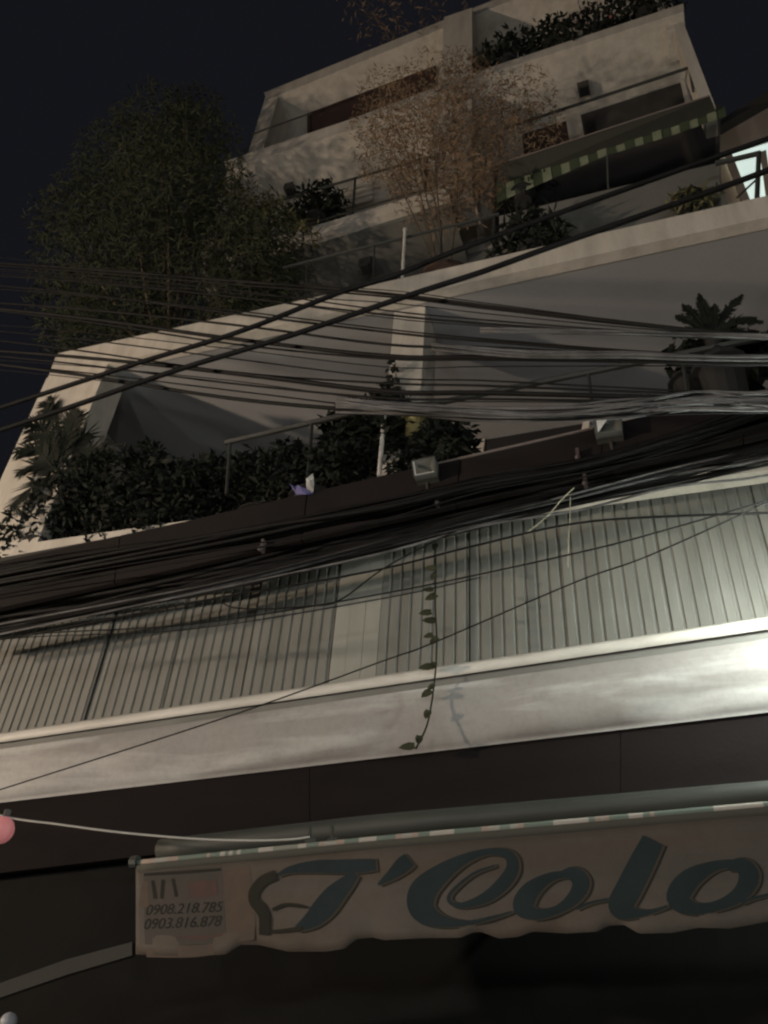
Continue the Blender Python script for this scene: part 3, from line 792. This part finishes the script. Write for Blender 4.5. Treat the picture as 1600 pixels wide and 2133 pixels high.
rail_shrub(1110, 545, [(1080,500,40),(1120,480,40),(1150,510,34),(1060,530,30),(1100,455,26)], 5.2, 800, M['leaf_dark'], 'dark leafy plant on the terrace under the striped awning', 26, .16, .02)
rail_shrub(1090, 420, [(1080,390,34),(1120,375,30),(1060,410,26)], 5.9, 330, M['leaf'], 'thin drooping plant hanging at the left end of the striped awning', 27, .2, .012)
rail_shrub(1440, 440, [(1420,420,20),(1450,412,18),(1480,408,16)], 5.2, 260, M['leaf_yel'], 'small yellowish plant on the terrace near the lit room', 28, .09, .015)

# hedge and palms of the planted balcony
def hedge(lab, cl, Y, n, mt, base, seed, ll=.10, lw=.019):
    if seed < 34: cl = [(x, y+24, r) for x, y, r in cl]
    plant('balcony_bush', base, CL(cl, Y, .18, seed), int(n*1.6), ll, lw, mt, lab, 'bush', None, 7, M['pot_dark'], .2, .13, .012, .2, seed)
fl = 6.43
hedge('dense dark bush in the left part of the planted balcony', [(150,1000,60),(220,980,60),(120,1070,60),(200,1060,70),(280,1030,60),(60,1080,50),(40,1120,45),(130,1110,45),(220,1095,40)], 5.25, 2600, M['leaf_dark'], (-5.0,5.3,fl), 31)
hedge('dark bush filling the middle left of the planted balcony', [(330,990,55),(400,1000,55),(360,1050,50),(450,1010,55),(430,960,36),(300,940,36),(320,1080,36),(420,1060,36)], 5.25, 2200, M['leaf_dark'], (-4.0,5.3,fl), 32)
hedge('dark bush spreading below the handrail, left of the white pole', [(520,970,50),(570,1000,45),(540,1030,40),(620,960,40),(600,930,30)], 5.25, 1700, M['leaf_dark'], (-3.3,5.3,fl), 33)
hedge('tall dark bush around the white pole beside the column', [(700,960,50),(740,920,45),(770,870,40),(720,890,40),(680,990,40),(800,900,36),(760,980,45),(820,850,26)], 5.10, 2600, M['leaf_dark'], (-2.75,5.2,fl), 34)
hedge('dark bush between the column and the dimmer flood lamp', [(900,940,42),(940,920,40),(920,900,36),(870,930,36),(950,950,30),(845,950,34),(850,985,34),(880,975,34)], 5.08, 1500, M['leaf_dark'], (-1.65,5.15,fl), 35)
plant('column_creeper', P(815,900,5.08), CL([(818,760,8),(812,790,12),(806,815,16),(822,835,16),(840,850,14)], 5.08, .03, 36), 120, .07, .03, M['leaf_dark'], 'small creeper climbing the left edge of the lit column', 'plant', stems=3, stem_r=.006, seed=36)
def fronds(base, specs, seed, length_scale=1.0):
    """specs: (px,py,Y) tips; each frond an arched rib with leaflets"""
    rnd = random.Random(seed)
    out = []
    for tx, ty, Y, bow in specs:
        tip = P(tx, ty, Y)
        mid = base.lerp(tip, .55) + Vector((0, 0, bow))
        c = crom([base, mid, tip], 9)
        parts = [tube_data(c, lambda u: .010*(1-.8*u), 4)]
        vs, fs = [], []
        for i in range(3, len(c)):
            t = (c[i]-c[i-1]).normalized()
            sd = t.cross(Vector((rnd.uniform(-.3,.3), -1, rnd.uniform(-.3,.3)))).normalized()
            L_ = length_scale*.20*math.sin(math.pi*min(.95,(i/len(c))*.85+.1))
            for s in (-1, 1):
                for sub in (0, .5):
                    p = c[i-1].lerp(c[i], sub)
                    o = len(vs)
                    e = p + (sd*s*.75 + t*.65).normalized()*L_*rnd.uniform(.8,1.1) + Vector((0,0,-.03))
                    w = t*.012
                    vs += [p-w, p+w, e, p.lerp(e,.5)-w*1.4]
                    fs.append((o, o+1, o+2, o+3))
        parts.append((vs, fs))
        out.append(merge(parts))
    return out
b = P(118, 985, 5.0)
t = thing('potted_palm', (b.x, b.y+.1, fl), 'dark palm arching over the left pier of the balcony', 'palm')
tube('trunk', [(b.x, b.y+.1, fl+.1), tuple(b+Vector((.02,.05,-.3))), tuple(b)], .05, M['bark'], t, 8)
pot((b.x, b.y+.1, fl), .12, .13, M['pot_dark'], t)
for d in fronds(b, [(60,905,4.85,.15),(35,985,4.9,.12),(88,835,4.95,.15),(105,822,5.0,.12),(140,870,5.0,.18),(190,905,5.0,.2),(235,950,5.0,.2),(20,1060,4.9,.1),(55,880,4.7,.2),(250,1010,5.0,.15),(160,850,4.8,.15),(30,940,4.8,.15)], 41, 1.25):
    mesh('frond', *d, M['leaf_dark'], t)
b = P(1482, 700, 5.05)
zb = P(1482, 800, 5.05).z
t = thing('potted_palm', (b.x, b.y, zb-.25), 'potted palm with stiff spread leaves against the grey ceiling at right', 'palm')
pot((b.x, b.y, zb-.25), .2, .4, M['pot_dark'], t)
tube('trunk', [(b.x, b.y, zb+.1), (b.x+.01, b.y, b.z-.2), tuple(b)], .06, M['pot_dark'], t, 8)
for d in fronds(b, [(1408,655,5.0,.05),(1422,632,5.0,.05),(1456,610,5.0,.02),(1488,632,5.0,.02),(1545,612,5.0,.04),(1575,660,5.0,.08),(1590,668,5.0,.1),(1400,700,5.0,.08),(1585,705,5.0,.1),(1440,690,4.95,.06),(1520,690,4.95,.05)], 42, .40):
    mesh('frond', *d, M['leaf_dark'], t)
bk = P(1500, 745, 5.3)
rail_shrub(1440, 830, [(1420,745,24),(1460,735,30),(1510,735,34),(1560,740,34),(1600,745,34),(1480,770,30)], 5.3, 900, M['leaf_dark'], 'dark bushy plant under the potted palm leaves at right', 43, .12, .03)
# storage tank behind the front rail at right
t = thing('water_tank', P(1500,800,5.6), 'dark tank behind the balcony rail under the palm', 'tank')
c0 = P(1500, 850, 5.9); c1 = P(1500, 778, 5.9)
mesh('body', *tube_data([c0, c0.lerp(c1,.95), Vector((c0.x,c0.y,c1.z)), Vector((c0.x,c0.y,c1.z+.05))], lambda u: .42 if u < .9 else .3, 18), M['pot_dark'], t, True)
mesh('lid', *tube_data([Vector((c0.x,c0.y,c1.z+.05)), Vector((c0.x,c0.y,c1.z+.10))], .18, 14), M['frame'], t)
# yellow pot by the column, cloths below the bush
c = P(862, 905, 5.12)
t = thing('flower_pot', c, 'small yellow glazed pot at the foot of the lit column', 'pot')
pot((c.x, c.y, c.z-.05), .10, .22, M['pot_yel'], t)
mesh('rim', *tube_data([Vector((c.x,c.y,c.z+.165)), Vector((c.x,c.y,c.z+.19))], .125, 14), M['pot_yel'], t)
def cloth(px, Y, mt, lab, seed):
    rnd = random.Random(seed)
    n = len(px); pts = [P(x, y, Y) for x, y in px]
    ctr = sum(pts, Vector())/n
    vs = [ctr+Vector((0,-.06,0))] + [p+Vector((0,rnd.uniform(-.04,.04),0)) for p in pts] + [ctr.lerp(p,.55)+Vector((0,rnd.uniform(-.07,.02),0)) for p in pts]
    fs = []
    for i in range(n):
        j = (i+1) % n
        fs += [(1+i, 1+j, 1+n+j, 1+n+i), (0, 1+n+i, 1+n+j)]
    o = mesh('hung_cloth', vs, fs, mt)
    s = o.modifiers.new('thickness', 'SOLIDIFY'); s.thickness = .012
    tag(o, lab, 'cloth', 'cloths on the planted balcony')
cloth([(606,1012),(620,1016),(636,1020),(652,1024),(640,1034),(618,1030)], 4.83, M['cloth_blue'], 'small crumpled blue violet cloth on the signboard edge', 51)
cloth([(640,1000),(656,994),(650,1010),(653,1024),(640,1022)], 4.82, M['cloth_white'], 'small white rag hanging next to the blue violet cloth', 52)

# ------------------------------------------------------------------ vine in front of the cladding
YV2 = 4.90
t = thing('hanging_vine', P(906,1120,YV2), 'thin vine with heart leaves hanging down over the cladding and gutter', 'vine')
tube('stem', [P(x, y, YV2) for x, y in ((905,1105),(908,1180),(907,1260),(910,1330),(908,1390),(904,1430),(898,1470),(888,1515),(866,1560))], .0065, M['leaf_dark'], t, 5, 5)
lv = [(898,1183,14,0),(903,1200,12,1.2),(893,1228,13,.1),(899,1243,17,.6),(887,1276,16,.2),(895,1292,17,0),(893,1324,13,.4),(904,1334,15,1.0),(888,1389,18,.3),(903,1386,13,1.3),(898,1431,12,.9),(889,1444,17,.8),(890,1487,15,1.3),(873,1540,15,1.5),(849,1555,20,.2),(906,1138,12,1.3)]
for k, (x, y, s, a) in enumerate(lv):
    ca, sa = math.cos(a), math.sin(a)
    sh = [(1,0),(.45,.5),(-.2,.72),(-.8,.5),(-.72,0),(-.85,-.5),(-.2,-.72),(.45,-.5)]
    pts = [P(x - (u*ca - w*sa*.8)*s, y + (u*sa + w*ca*.8)*s*.75, YV2-.012-.03*abs(w)*(k % 2)+.02*u) for u, w in sh]
    ctr = sum(pts, Vector())/8 + Vector((0,-.012,0))
    mesh('leaf', [ctr]+pts, [(0,1+i,1+(i+1) % 8) for i in range(8)], M['leaf'], t)
